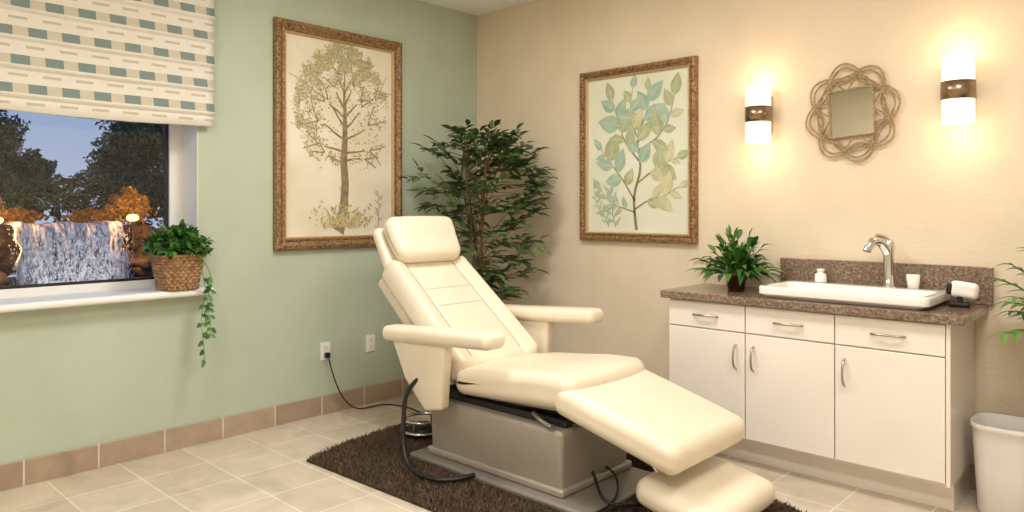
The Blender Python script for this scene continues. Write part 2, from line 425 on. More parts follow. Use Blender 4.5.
# botanical print
rs=random.Random(31)
wB,hB=.927,1.2
mB=lambda u,v,o:(1.096+u,-o-.001,1.177+v)
eB=frame('framed_botanical_print',mB,wB,hB,.062,M['paperB'])
VB,FB=[],[]; LV={k:([],[]) for k in ('bl1','bl2','bl3')}; RV,RF=[],[]
cnt=[0]
def stem(P,w0,leaves,L,Wd,cols,t0=.2):
    n=len(P); 
    def at(t):
        x=t*(n-1); i=min(int(x),n-2); f=x-i
        p0=P[max(i-1,0)];p1=P[i];p2=P[i+1];p3=P[min(i+2,n-1)]
        return [0.5*((2*p1[j])+(-p0[j]+p2[j])*f+(2*p0[j]-5*p1[j]+4*p2[j]-p3[j])*f*f+(-p0[j]+3*p1[j]-3*p2[j]+p3[j])*f**3) for j in (0,1)]
    pts=[(*at(i/24),w0*(1-.7*i/24)) for i in range(25)]
    poly_strip(VB,FB,pts,mB,.0124)
    for i in range(leaves):
        t=t0+(1-t0)*(i+.5)/leaves; a=at(t); b=at(min(1,t+.03)); c=at(max(0,t-.03))
        ang=math.atan2(b[1]-c[1],b[0]-c[0])+(1 if i%2 else -1)*rs.uniform(.6,1.15)
        if i==leaves-1: a=at(1); ang=math.atan2(b[1]-c[1],b[0]-c[0])
        k=rs.choices(('bl1','bl2','bl3'),cols)[0]; l=L*rs.uniform(.75,1.2)
        if not(.09<a[0]+l*math.cos(ang)<wB-.09 and .08<a[1]+l*math.sin(ang)<hB-.08): l*=.6
        cnt[0]+=1; off=.0127+.00003*cnt[0]
        flat_leaf(*LV[k],a[0],a[1],ang,l,Wd*rs.uniform(.8,1.1)*l/L,mB,off,10)
        poly_strip(RV,RF,[(a[0],a[1],.0014),(a[0]+l*.95*math.cos(ang),a[1]+l*.95*math.sin(ang),.0007)],mB,off+.00001)
        for q in (.25,.4,.55,.7):
            for s in (-1,1):
                bx_,by_=a[0]+l*q*math.cos(ang),a[1]+l*q*math.sin(ang); g=ang+s*.8; ll=Wd*.36*l/L*math.sin(math.pi*q**.8)
                poly_strip(RV,RF,[(bx_,by_,.0007),(bx_+ll*math.cos(g),by_+ll*math.sin(g),.0004)],mB,off+.00001)
stem([(.47,.08),(.45,.3),(.5,.5),(.48,.7),(.55,.88),(.56,1.02)],.011,8,.17,.105,(3,3,1),.4)
stem([(.455,.28),(.36,.42),(.26,.54),(.18,.64)],.006,7,.17,.105,(5,1,0))
stem([(.48,.4),(.6,.48),(.7,.53),(.78,.56)],.006,6,.16,.1,(1,4,2))
stem([(.49,.55),(.38,.68),(.32,.83),(.27,.98)],.006,7,.17,.11,(4,2,1))
stem([(.48,.62),(.63,.7),(.72,.82),(.76,.97)],.006,7,.17,.105,(2,4,1))
stem([(.46,.2),(.36,.23),(.26,.26),(.17,.36)],.004,7,.11,.045,(3,2,0))
stem([(.455,.22),(.58,.29),(.68,.31),(.8,.37)],.005,6,.16,.1,(0,2,4))
stem([(.49,.68),(.44,.8),(.42,.92),(.44,1.05)],.005,5,.13,.08,(2,2,1))
stem([(.24,.1),(.2,.18),(.14,.25),(.12,.36)],.003,12,.07,.02,(4,2,0),0)
stem([(.3,.1),(.27,.2),(.28,.28),(.24,.34)],.003,12,.07,.02,(4,2,0),0)
mesh('printed_stems',VB,FB,M['stemp'],eB)
mesh('printed_veins',RV,RF,M['paperB'],eB)
for k,(V,F) in LV.items(): mesh('printed_leaves_'+k,V,F,M[k],eB)

# ---------------- sconces ----------------
def sconce(x,z,name='wall_sconce'):
    e=empty(name,(x,-.02,z)); r=.072; hh=.165
    box('back_plate',(x-.055,-.015,z-.11),(x+.055,-.001,z+.11),M['nickel'],e,.004)
    lathe('glass_shade',[(r,-hh),(r,hh)],(x,-.078,z),M['shade'],e,40)
    lathe('glass_rim_top',[(r,hh),(r-.006,hh),(r-.006,hh-.02)],(x,-.078,z),M['shade'],e,40)
    lathe('metal_band',[(r+.001,-.045),(r+.004,-.045),(r+.004,.045),(r+.001,.045)],(x,-.078,z),M['sconceband'],e,40)
    for s in (-1,1):
        l=bpy.data.lights.new('sconce_bulb','POINT'); l.energy=1.25; l.color=(1,.64,.34); l.shadow_soft_size=.045
        o=link(bpy.data.objects.new('sconce_bulb',l)); o.location=(x,-.11,z+s*(hh+.05)); par(o,e)
sconce(2.455,1.957); sconce(3.482,1.985,'wall_sconce')

# ---------------- mirror ----------------
e=empty('decorative_mirror',(2.96,-.02,1.93)); cx,cz=2.96,1.93
def mm(u,v,o): return (cx+u*.93,-o,cz+v*1.03)
rot=.06
g=[]; g2=[]
def inside(u,v,h=.124):
    ca,sa=math.cos(rot),math.sin(rot)
    return max(abs(u*ca+v*sa),abs(-u*sa+v*ca))<h
A0=.2+math.pi/8   # junction angles
def jn(i,r=.222): a=A0+i*math.pi/4; return (r*math.cos(a),r*math.sin(a))
for i in range(8):     # scalloped outline, two strands
    for k,(rj,bul) in enumerate(((.225,.060),(.208,.050))):
        p,q=jn(i,rj),jn(i+1,rj); mx_,my_=(p[0]+q[0])/2,(p[1]+q[1])/2; l=math.hypot(mx_,my_); seg=[]
        for j in range(17):
            t=j/16; s=math.sin(math.pi*t)**.8
            u=p[0]*(1-t)+q[0]*t+mx_/l*bul*s; v=p[1]*(1-t)+q[1]*t+my_/l*bul*s
            seg.append(mm(u,v,.022))
        g.append(seg)
for st,bow in ((2,.035),(3,.0),(1,-.03)):   # crossing lattice rods forming diamonds
    for i in range(8):
        p,q=jn(i,.215),jn(i+st,.215); mx_,my_=(p[0]+q[0])/2,(p[1]+q[1])/2; l=math.hypot(mx_,my_); seg=[]
        for j in range(33):
            t=j/32; s=math.sin(math.pi*t)*bow
            u=p[0]*(1-t)+q[0]*t+mx_/l*s; v=p[1]*(1-t)+q[1]*t+my_/l*s
            if not inside(u,v): seg.append(mm(u,v,.02+.005*math.sin(3*math.pi*t)))
            else:
                if len(seg)>2: g2.append(seg)
                seg=[]
        if len(seg)>2: g2.append(seg)
tube('woven_rope_outline',g,.0052,M['rope'],e,kind='POLY',bres=2)
tube('woven_lattice',g2,.0048,M['rope'],e,kind='POLY',bres=2)
def rsq(h): 
    ca,sa=math.cos(rot),math.sin(rot); return [(a*h*ca-b*h*sa,a*h*sa+b*h*ca) for a,b in ((-1,-1),(1,-1),(1,1),(-1,1))]
tube('mirror_edge',[mm(u,v,.022) for u,v in rsq(.125)],.008,M['rope'],e,cyclic=True,kind='POLY')
mesh('mirror_glass',[mm(u,v,.016) for u,v in rsq(.122)],[(0,1,2,3)],M['mirror'],e)
join_boxes('hanger',[((cx-.03,-.015,cz-.03),(cx+.03,-.001,cz+.03))],M['nickel'],e)

# ---------------- outlets ----------------
def outlet(y,z):
    e=empty('wall_outlet',(.005,y,z))
    rbox('plate',(.004,.038,.06),.003,M['white'],e,(.0045,y,z),n=2)
    for s in (-1,1):
        rbox('socket',(.0025,.017,.019),.002,M['bin'],e,(.009,y,z+s*.025),n=2)
        join_boxes('slots',[((.0112,y-.008,z+s*.025-.006),(.0122,y-.006,z+s*.025+.006)),((.0112,y+.006,z+s*.025-.006),(.0122,y+.008,z+s*.025+.006))],M['black'],e)
    return e
o1=outlet(-1.448,.431); o2=outlet(-1.074,.435)
e=empty('power_cord',(.04,-1.4,.4))
rbox('plug',(.016,.016,.018),.006,M['black'],e,(.029,-1.448,.406),n=2)
tube('cable',[(.04,-1.448,.4),(.07,-1.44,.3),(.06,-1.38,.14),(.12,-1.3,.015),(.1,-1.15,.006),(.09,-1.0,.006),(.3,-.95,.006),(.5,-1.0,.006)],.0045,M['black'],e)

# ---------------- vanity ----------------
e=empty('vanity_cabinet',(2.82,-.25,.45))
X0,X1,YFr=2.105,3.52,-.5
join_boxes('carcass',[((X0,YFr+.02,.15),(X1,-.015,.885))],M['cab'],e)
join_boxes('plinth',[((X0+.02,-.35,0),(X1-.0,-.016,.15))],M['cab'],e)
box('end_panel',(X1,YFr+.002,.15),(X1+.018,-.015,.885),M['cab'],e,.002,1)
cols=[2.105,2.572,3.037,3.52]
for i in range(3):
    a,b=cols[i]+.003,cols[i+1]-.003
    box('drawer_front_%d'%i,(a,YFr,.735),(b,YFr+.02,.878),M['cab'],e,.003,2)
    box('door_front_%d'%i,(a,YFr,.165),(b,YFr+.02,.729),M['cab'],e,.003,2)
    c=(a+b)/2; y=YFr
    tube('drawer_pull_%d'%i,[(c-.075,y+.002,.805),(c-.07,y-.02,.806),(c-.03,y-.03,.808),(c+.03,y-.03,.808),(c+.07,y-.02,.806),(c+.075,y+.002,.805)],.006,M['nickel'],e)
    hx=b-.05 if i==0 else a+.045
    tube('door_pull_%d'%i,[(hx,y+.002,.665),(hx,y-.022,.66),(hx,y-.034,.62),(hx,y-.034,.58),(hx,y-.022,.54),(hx,y+.002,.535)],.006,M['nickel'],e)
box('granite_countertop',(2.072,-.54,.887),(3.60,-.001,.93),M['granite'],e,.006,2)
box('granite_backsplash',(2.566,-.028,.93),(3.62,-.001,1.115),M['granite'],e,.003,1)

e=empty('vessel_sink',(3.02,-.27,.95))
def sink():
    x0,x1,y0,y1=2.635,3.45,-.49,-.05; cx,cy=(x0+x1)/2,(y0+y1)/2; hx,hy=(x1-x0)/2,(y1-y0)/2
    def ring(ax,ay,rc,z,oy=0):
        P=[]
        for q in range(4):
            sx=(1,-1,-1,1)[q]; sy=(1,1,-1,-1)[q]
            for i in range(9):
                a=q*math.pi/2+i/8*math.pi/2
                P.append((cx+sx*(ax-rc)+rc*math.cos(a),cy+oy+sy*(ay-rc)+rc*math.sin(a),z))
        return P
    z=.931; rings=[ring(hx-.04,hy-.03,.03,z),ring(hx-.02,hy-.015,.03,z+.01),ring(hx,hy,.03,z+.02),ring(hx,hy,.03,z+.056),ring(hx-.006,hy-.006,.026,z+.062),
      ring(hx-.03,hy-.07,.04,z+.062,-.045),ring(hx-.036,hy-.076,.04,z+.056,-.045),ring(hx-.07,hy-.095,.06,z+.02,-.045),ring(hx-.13,hy-.13,.05,z+.012,-.045),ring(.03,.03,.029,z+.008,-.045)]
    V=[];F=[]; N=36
    for r in rings: V+=r
    for j in range(len(rings)-1):
        for i in range(N): F.append((j*N+i,j*N+(i+1)%N,(j+1)*N+(i+1)%N,(j+1)*N+i))
    F.append(tuple(range((len(rings)-1)*N,len(rings)*N)))
    ob=mesh('basin',V,F,M['porc'],e,True)
    m=ob.modifiers.new('b','BEVEL'); m.width=.002; m.segments=2
    lathe('drain',[(0,.0),(.02,.0),(.022,-.002)],(cx,cy-.045,z+.011),M['chrome'],e,20)
sink()
e=empty('faucet',(3.175,-.12,1.0)); fx,fyy,fz=3.175,-.112,.9935
lathe('faucet_body',[(.001,0),(.034,0),(.034,.006),(.028,.014),(.025,.1),(.026,.17),(.03,.21),(.027,.235),(.015,.25),(.001,.252)],(fx,fyy,fz),M['chrome'],e,28)
tube('spout',[(fx,fyy,fz+.17,1.3),(fx-.015,fyy-.025,fz+.225,1.3),(fx-.035,fyy-.07,fz+.25,1.25),(fx-.055,fyy-.115,fz+.24,1.15),(fx-.065,fyy-.135,fz+.19,1.05)],.019,M['chrome'],e,res=8,bres=5)
tube('lever_handle',[(fx,fyy,fz+.24,1.3),(fx-.005,fyy-.01,fz+.262,1.3),(fx-.03,fyy-.05,fz+.272,1),(fx-.04,fyy-.07,fz+.272,.8)],.009,M['chrome'],e,res=6)
lathe('soap_dispenser',[(.001,0),(.03,0),(.032,.01),(.03,.044),(.016,.053),(.015,.058),(.02,.06),(.02,.074),(.001,.076)],(2.82,-.088,.994),M['porc'],None,24)
lathe('tumbler_cup',[(.001,0),(.026,0),(.033,.07),(.03,.07),(.024,.006),(.001,.006)],(3.285,-.09,.994),M['porc'],None,24)
e=empty('electric_shaver_dock',(3.5,-.2,.94))
rbox('dock_base',(.045,.032,.012),.01,M['black'],e,(3.515,-.2,.9435),n=2)
rbox('appliance_body',(.06,.026,.04),.024,M['porc'],e,(3.53,-.19,1.012),xdir=(.97,.1,-.12),n=4)
rbox('appliance_head',(.014,.024,.028),.01,M['black'],e,(3.472,-.196,1.016),xdir=(.97,.1,-.12),n=2)
rbox('dock_post',(.012,.012,.022),.005,M['black'],e,(3.515,-.2,.968),n=2)

# ---------------- counter plant ----------------
def tuft_plant(name,c,potr,poth,n,L,W,spread,matl,potm,clamp=None,seed=1,zup=.9,droop=.5):
    rr=random.Random(seed); e=empty(name,c)
    lathe('pot',[(.001,0),(potr*.75,0),(potr,poth),(potr*1.06,poth),(potr*1.06,poth-.012),(potr*.92,poth-.012),(.001,poth-.02)],c,potm,e,28)
    V=[];F=[];S=[]
    for i in range(n):
        a=rr.uniform(0,2*math.pi); el=rr.uniform(.0,1.45)
        d=Vector((math.cos(a)*math.cos(el),math.sin(a)*math.cos(el),math.sin(el)*zup))
        b=Vector(c)+Vector((d.x*potr*.5,d.y*potr*.5,poth-.01)); l=spread*rr.uniform(.35,1.0)
        tip=b+d*l*.6
        if clamp: tip=Vector(clamp(tip))
        S.append([tuple(b),tuple((b+tip)/2+Vector((0,0,.015))),tuple(tip)])
        for k in range(4):
            t=.35+.65*k/3; q=b.lerp(tip,t); s=(-1)**k
            side=Vector((-d.y,d.x,0)); side=side.normalized() if side.length>0 else Vector((1,0,0))
            dd=(d*.8+side*s*.6*(1.1-t*.8)+Vector((0,0,rr.uniform(-.2,.3)))).normalized()
            leaf(V,F,q,dd,(rr.uniform(-.3,.3),rr.uniform(-.3,.3),1),L*rr.uniform(.7,1.15),W,droop*rr.uniform(.5,1.2),clamp)
    mesh('leaves',V,F,matl,e,True); tube('stems',S,.0022,M['leaf2'],e,res=2,bres=1)
    return e
tuft_plant('potted_houseplant',(2.40,-.25,.9305),.06,.10,80,.125,.036,.31,M['leaf2'],M['pot'],
   clamp=lambda p:(min(p.x,2.62) if p.z<1.01 else p.x,min(p.y,-.035),max(p.z,.945)),seed=5,zup=1.25,droop=.6)

# right-hand palm
rr=random.Random(11); c=(4.04,-.3,0); e=empty('potted_palm',c)
lathe('planter',[(.001,0),(.12,0),(.14,.03),(.17,.70),(.18,.74),(.165,.74),(.15,.70),(.001,.69)],c,M['pot'],e,36)
V=[];F=[];S=[]
for i in range(44):
    a=i*2.4+rr.uniform(-.2,.2); ln=rr.uniform(.42,.62); el=rr.uniform(.45,1.25)
    pts=[]
    for k in range(9):
        t=k/8; hz=ln*t*math.cos(el)*.95; zz=.74+ln*t*math.sin(el)*1.15-.36*ln*t*t
        pts.append(Vector((c[0]+hz*math.cos(a),min(c[1]+hz*math.sin(a),-.03),zz+.05)))
    S.append([tuple(p) for p in pts])
    for k in range(2,9):
        d=(pts[k]-pts[k-1]).normalized(); side=Vector((-math.sin(a),math.cos(a),0))
        for s in (-1,1):
            leaf(V,F,pts[k],(d+side*s*.9),(0,0,1),.15*(1-.05*k),.024,.4,lambda p:(max(p.x,3.63),min(p.y,-.03),p.z))
mesh('fronds',V,F,M['leaf2'],e,True); tube('frond_stems',S,.004,M['leaf2'],e,res=2,bres=1,kind='POLY')

# ---------------- corner tree ----------------
e=empty('potted_ficus_tree',(.55,-.47,0)); rr=random.Random(21)
c=(.55,-.47,0)
lathe('planter',[(.001,0),(.15,0),(.17,.03),(.2,.36),(.21,.38),(.19,.38),(.18,.34),(.001,.33)],c,M['pot'],e,40)
lathe('soil',[(.001,.345),(.182,.345)],c,M['soil'],e,30)
cl=lambda p:(max(p.x,.03),min(p.y,-.03),p.z)
Rv=Vector((.7318,.6814,0)); Fv=Vector((-.6814,.7318,0)); C0=Vector((.60,-.54,0))
V=[];F=[];S=[];TR=[]
for i in range(5):
    a=i*1.26; b=Vector(c)+Vector((.06*math.cos(a),.06*math.sin(a),.33))
    top=C0+Rv*rr.uniform(-.22,.22)+Fv*rr.uniform(-.1,.1)+Vector((0,0,rr.uniform(1.4,1.8)))
    TR.append((b,b.lerp(top,.35)+Vector((rr.uniform(-.03,.03),0,0)),b.lerp(top,.7),top))
    S.append([(*b,2.2),(*TR[-1][1],1.8),(*TR[-1][2],1.3),(*top,.6)])
def cprof(z):
    P=[(.70,.14),(.85,.22),(1.0,.28),(1.2,.34),(1.4,.44),(1.6,.5),(1.78,.44),(1.9,.3),(2.0,.12)]
    for (a,b),(c_,d) in zip(P,P[1:]):
        if a<=z<=c_: return b+(d-b)*(z-a)/(c_-a)
    return .1
for i in range(205):
    z=rr.uniform(.75,1.96)
    if rr.random()<.3: z=rr.uniform(1.35,1.93)
    w=cprof(z); q=rr.uniform(-1,1); f=rr.uniform(-1,1)
    ctr=C0+Rv*(.10 if z<1.15 else 0)
    tip=ctr+Rv*w*q*.9+Fv*f*.28*math.sqrt(max(0,1-q*q*.7))+Vector((0,0,z))
    tr=TR[rr.randrange(5)]; st=tr[1].lerp(tr[3],min(1,max(0,(z-.75)/1.1))); 
    out=(tip-st); out.z*=.3
    if out.length<.05: out=Vector((rr.uniform(-1,1),rr.uniform(-1,1),.2))
    tip=Vector(cl(tip)); 
    if rr.random()<.5: S.append([(*st,.5),(*((st+tip)/2+Vector((0,0,.04))),.4),(*tip,.25)])
    d=out.normalized()+Vector((0,0,rr.uniform(-.3,.7))); d.normalize()
    side=d.cross(Vector((0,0,1))).normalized(); L0=rr.uniform(.08,.15)
    for k in range(4):
        t=k/3; b=tip+d*L0*(t-.5)
        for s in ((-1,1) if k<3 else (0,)):
            leaf(V,F,b,d*(.7 if s else 1)+side*s*.8+Vector((0,0,rr.uniform(-.25,.35))),(rr.uniform(-.5,.5),rr.uniform(-.5,.5),1),rr.uniform(.075,.12),.04,rr.uniform(.0,.35),cl)
mesh('foliage',V,F,M['leaf1'],e,True); tube('stems',S,.007,M['bark'],e,res=3,bres=2)

# ---------------- sill basket ----------------
e=empty('wicker_basket_plant',(.03,-2.45,.935)); bc=(.03,-2.45,.936)
def basket():
    V=[];F=[]; rows=60; N=160; h=.205
    for i in range(rows+1):
        t=i/rows; hw=.088+.03*t
        for j in range(N):
            a=j/N*2*math.pi; ca,sa=math.cos(a),math.sin(a)
            k=(abs(ca)**5+abs(sa)**5)**(-1/5)
            w=.006*math.sin(a*22+(math.pi if int(t*11)%2 else 0))+.005*abs(math.sin(t*11*math.pi))
            if t>.93: w=.009
            r=(hw+w)*k
            V.append((bc[0]+r*ca,bc[1]+r*sa,bc[2]+h*t))
    for i in range(rows):
        for j in range(N): F.append((i*N+j,i*N+(j+1)%N,(i+1)*N+(j+1)%N,(i+1)*N+j))
    F.append(tuple(range(N))[::-1]); mesh('woven_basket',V,F,M['wicker'],e,True)
    mesh('soil',[(bc[0]+s*.105,bc[1]+q*.105,bc[2]+.19) for s,q in ((-1,-1),(1,-1),(1,1),(-1,1))],[(0,1,2,3)],M['soil'],e)
basket()
rr=random.Random(4); V=[];F=[]
for i in range(620):
    a=rr.uniform(0,6.28); r=rr.uniform(0,.15); z=1.13+rr.uniform(0,.17)*(1-(r/.19)**2)
    b=Vector((bc[0]+.01+r*math.cos(a),bc[1]+r*math.sin(a)*1.1,z))
    leaf(V,F,b,(math.cos(a)*rr.uniform(.2,1),math.sin(a)*rr.uniform(.2,1),rr.uniform(-.2,1)),(rr.uniform(-.5,.5),rr.uniform(-.5,.5),1),rr.uniform(.04,.068),.028,rr.uniform(0,.6),lambda p:(max(p.x,-.19 if p.y<-2.33 else .01),p.y,p.z))
VS=[]
for v in range(2):
    y0=-2.36+.035*v; ln=(.47,.33)[v]
    pts=[(.12,y0-.05,1.14),(.17,y0-.01,1.08)]+[(.165+.01*math.sin(k*1.3+v),y0+.012*math.sin(k*.9+v),1.0-ln*k/9) for k in range(10)]
    VS.append(pts)
    for p in pts[2:]:
        leaf(V,F,p,(rr.uniform(-.1,.6),rr.choice((-1,1))*rr.uniform(.5,1),rr.uniform(-.6,.1)),(1,0,.4),rr.uniform(.035,.055),.028,.3)
        if rr.random()<.5: leaf(V,F,p,(.3,rr.choice((-1,1)),-.3),(1,0,.4),rr.uniform(.03,.045),.024,.3)
mesh('foliage',V,F,M['leaf2'],e,True); tube('trailing_vines',VS,.002,M['leaf2'],e)

# ---------------- waste bin ----------------
e=empty('waste_bin',(3.71,-.22,0))
def bin_():
    V=[];F=[];N=64; c=(3.71,-.205)
    prof=[(.0,.0),(.108,.0),(.115,.008),(.125,.2),(.133,.34),(.137,.39),(.143,.395),(.143,.415),(.138,.417),(.132,.41),(.125,.3),(.107,.02),(.0,.02)]
    for r,z in prof:
        for j in range(N):
            a=j/N*2*math.pi; k=(abs(math.cos(a))**3.2+abs(math.sin(a))**3.2)**(-1/3.2)
            rb=r+ (.0015*math.cos(a*24) if .1<z<.37 else 0)
            V.append((c[0]+rb*k*math.cos(a),c[1]+rb*k*math.sin(a),z+.001))
    for i in range(len(prof)-1):
        for j in range(N): F.append((i*N+j,i*N+(j+1)%N,(i+1)*N+(j+1)%N,(i+1)*N+j))
    mesh('bin_body',V,F,M['bin'],e,True)
bin_()

# ---------------- rug ----------------
def rug():
    P=[(.60,-1.22),(.64,-1.7),(.74,-2.04),(1.3,-2.02),(1.9,-2.0),(3.0,-1.9),(3.12,-.9),(2.6,-.74),(1.9,-.72),(1.2,-.85)]
    def ins(x,y):
        c=False; n=len(P)
        for i in range(n):
            x1,y1=P[i];x2,y2=P[(i+1)%n]
            if (y1>y)!=(y2>y) and x<(x2-x1)*(y-y1)/(y2-y1)+x1: c=not c
        return c
    e=empty('shag_rug',(1.9,-1.4,0)); n=len(P)
    V=[(x,y,.001) for x,y in P]+[(x,y,.012) for x,y in P]
    F=[tuple(range(n,2*n))]+[(i,(i+1)%n,n+(i+1)%n,n+i) for i in range(n)]
    mesh('rug_base',V,F,M['rugb'],e)
    V=[];F=[]; rr=random.Random(9); k=0
    while k<60000:
        x=rr.uniform(.55,3.2); y=rr.uniform(-2.1,-.68)
        if not ins(x,y): continue
        k+=1; o=len(V); a=rr.uniform(0,6.28); w=.005; l=rr.uniform(.022,.036); b=rr.uniform(0,6.28); q=rr.uniform(0,.028)
        V+= [(x-w*math.cos(a),y-w*math.sin(a),.008),(x+w*math.cos(a),y+w*math.sin(a),.008),(x+q*math.cos(b),y+q*math.sin(b),l)]
        F.append((o,o+1,o+2))
    mesh('pile',V,F,M['rug'],e)
rug()

# ---------------- treatment chair ----------------
e=empty('treatment_chair',(1.7,-1.25,0)); CY=-1.25
L=M['leather']
rbox('base_plate',(.62,.33,.018),.015,M['plate'],e,(1.76,CY-.06,.03),n=3)
def dbase(x,y,z):
    t=(z+.155)/.31; return (x*(1+.02*t),y*(1+.03*t),z)
rbox('pedestal_cover',(.465,.275,.155),.025,M['taupe'],e,(1.70,CY-.035,.2),n=4,deform=dbase)
rbox('pedestal_skirt',(.485,.292,.018),.012,M['taupe'],e,(1.70,CY-.035,.066),n=3)
rbox('pedestal_lid',(.43,.24,.02),.012,M['dark'],e,(1.72,CY-.02,.37),n=3)
rbox('lift_carriage',(.32,.2,.04),.01,M['dark'],e,(1.80,CY,.41),n=2)
rbox('seat_frame',(.38,.28,.016),.01,M['taupe'],e,(1.82,CY,.435),xdir=(1,0,.05),n=2)
for s in (-1,1):
    tube('scissor_link',[(1.55,CY+s*.22,.36),(2.02,CY+s*.22,.43)],.014,M['dark'],e,kind='POLY')
    tube('leg_actuator',[(2.0,CY+s*.2,.34),(2.3,CY+s*.2,.40)],.013,M['chrome'],e,kind='POLY')
    tube('foot_strut',[(2.45,CY+s*.15,.36),(2.62,CY+s*.15,.2),(2.72,CY+s*.15,.1)],.012,M['chrome'],e,kind='POLY')
def dseat(x,y,z):
    q=1-(abs(y)/.35)**2; 
    if z>0: z+=.012*q-.018*math.exp(-((x+.34)/.12)**2)+.014*math.exp(-((x-.22)/.2)**2)
    return (x+(.035*(1-(y/.33)**2) if x>0 else 0)*(x/.4),y,z)
_,TS=rbox('seat_cushion',(.40,.335,.075),.055,L,e,(1.83,CY,.508),xdir=(1,0,.06),n=24,deform=dseat)
def dleg(x,y,z):
    if z>0: z+=.012*(1-(y/.33)**2)*(1-(x/.31)**2)
    return (x,y*(1-.03*(x/.31)),z)
rbox('leg_rest_cushion',(.335,.34,.07),.055,L,e,(2.46,CY,.427),xdir=(.966,0,-.255),zdir=(.255,0,.966),n=16,deform=dleg)
rbox('foot_rest_cushion',(.215,.30,.058),.054,L,e,(2.75,CY-.01,.142),xdir=(.977,0,-.16),zdir=(.16,0,.977),n=12,deform=lambda x,y,z:(x,y*(1-.08*(abs(x)/.2)**3),z+(.008*(1-(y/.27)**2) if z>0 else 0)))
bx=Vector((-.78,0,.625)).normalized(); bz=Vector((.625,0,.78)).normalized()
TAP=.06
def backtop(x,y):
    yn=abs(y)/.32
    z=.07+.045*max(0,yn-.55)**1.2*2.2
    z-=.010*math.exp(-((yn-.62)/.035)**2)
    if yn<.6: z-=.007*math.exp(-((x-.17)/.012)**2)+.007*math.exp(-((x-.03)/.012)**2)
    return z
def bt(x): return 1-TAP*max(0,(x+.43)/.86-.3)/.7
def dback(x,y,z):
    if z>.02: z=z-.07+backtop(x,y) if z>.065 else z+(backtop(x,y)-.07)*(z-.02)/.045
    return (x,y*bt(x),z)
_,TB=rbox('backrest_cushion',(.44,.33,.07),.055,L,e,(1.12,CY,.77),xdir=bx,zdir=bz,n=44,deform=dback)
rbox('backrest_shell',(.43,.31,.035),.03,M['shell'],e,Vector((1.11,CY,.765))-bz*.09,xdir=bx,zdir=bz,n=8,deform=lambda x,y,z:(x,y*bt(x),z))
g=[]
for s in (-1,1):
    g.append([tuple(TB@Vector((x,s*.198*bt(x),backtop(x,.198)+.001))) for x in [-.36+.75*i/20 for i in range(21)]])
for x in (.17,.03): g.append([tuple(TB@Vector((x,y*bt(x),backtop(x,y)+.001))) for y in [-.18+.36*i/14 for i in range(15)]])
tube('stitched_seams',g,.0026,M['seam'],e,kind='POLY',bres=1)
hxd=Vector((-.5,0,.866)); hz=Vector((.866,0,.5))
rbox('headrest_cushion',(.15,.26,.065),.058,L,e,(.81,CY,1.21),xdir=hxd,zdir=hz,n=16,deform=lambda x,y,z:(x,y*(1+.06*(x/.145))*(1-.05*abs(x/.145)**2),z+(.012*(1-(y/.25)**2)-.012*(1-abs(x)/.145) if z>0 else 0)))
rbox('headrest_backing',(.15,.27,.035),.03,M['leather'],e,(.725,CY-.01,1.145),xdir=hxd,zdir=hz,n=6)
rbox('headrest_bracket',(.12,.05,.012),.008,M['chrome'],e,(.74,CY,1.05),xdir=(-.6,0,.8),zdir=(.8,0,.6),n=2)
def prism(name,P,y0,y1,m,bev=.02):
    bm=bmesh.new(); a=[bm.verts.new((x,y0,z)) for x,z in P]; b=[bm.verts.new((x,y1,z)) for x,z in P]
    n=len(P); bm.faces.new(a); bm.faces.new(b[::-1])
    for i in range(n): bm.faces.new((a[i],b[i],b[(i+1)%n],a[(i+1)%n]))
    bmesh.ops.recalc_face_normals(bm,faces=bm.faces)
    bmesh.ops.bevel(bm,geom=bm.edges[:],offset=bev,segments=4,affect='EDGES',profile=.5)
    for f in bm.faces: f.smooth=True
    me=bpy.data.meshes.new(name); bm.to_mesh(me); bm.free(); me.materials.append(m)
    ob=link(bpy.data.objects.new(name,me)); par(ob,e)
for nm,yc,za in (('near',-1.665,.728),('far',-.835,.762)):
    rbox('armrest_pad_'+nm,(.43,.07,.043),.038,L,e,(1.42,yc,za),xdir=(1,0,.06),n=10,deform=lambda x,y,z:(x,y*(1+.1*(x/.43)),z))
    prism('armrest_panel_'+nm,[(1.04,.70),(1.5,.735),(1.48,.5),(1.47,.35),(1.34,.32),(1.17,.47)],yc-.035,yc+.035,L)
    tube('armrest_pivot_'+nm,[(1.4,yc,.43),(1.4,CY+(-.2 if yc<CY else .2),.43)],.02,M['dark'],e,kind='POLY')
tube('control_hose',[(1.30,-1.68,.50),(1.22,-1.73,.44),(1.23,-1.75,.3),(1.26,-1.78,.12),(1.36,-1.82,.05),(1.50,-1.83,.045),(1.64,-1.79,.045),(1.66,-1.64,.05)],.012,M['black'],e,res=8)
tube('release_lever',[(1.94,-1.50,.39),(2.06,-1.56,.37),(2.12,-1.57,.37)],.014,M['chrome'],e)
tube('floor_cable',[(2.15,-1.3,.1),(2.27,-1.42,.12),(2.34,-1.52,.05),(2.45,-1.45,.045),(2.5,-1.3,.045)],.008,M['black'],e)
tube('floor_cable_b',[(2.15,-1.2,.1),(2.3,-1.25,.11),(2.42,-1.4,.045),(2.38,-1.6,.045)],.006,M['dark'],e)
e=empty('foot_control_pedal',(.89,-1.33,0))
rg=lambda r,z:[(.89+r*math.cos(a),-1.33+r*math.sin(a),z) for a in [i*math.pi/12 for i in range(24)]]
tube('guard_ring_lower',rg(.125,.055),.011,M['chrome'],e,cyclic=True)
tube('guard_ring_upper',rg(.115,.12),.009,M['chrome'],e,cyclic=True)
lathe('pedal_disc',[(.001,.037),(.1,.037),(.1,.05),(.07,.085),(.001,.09)],(.89,-1.33,0),M['dark'],e,28)
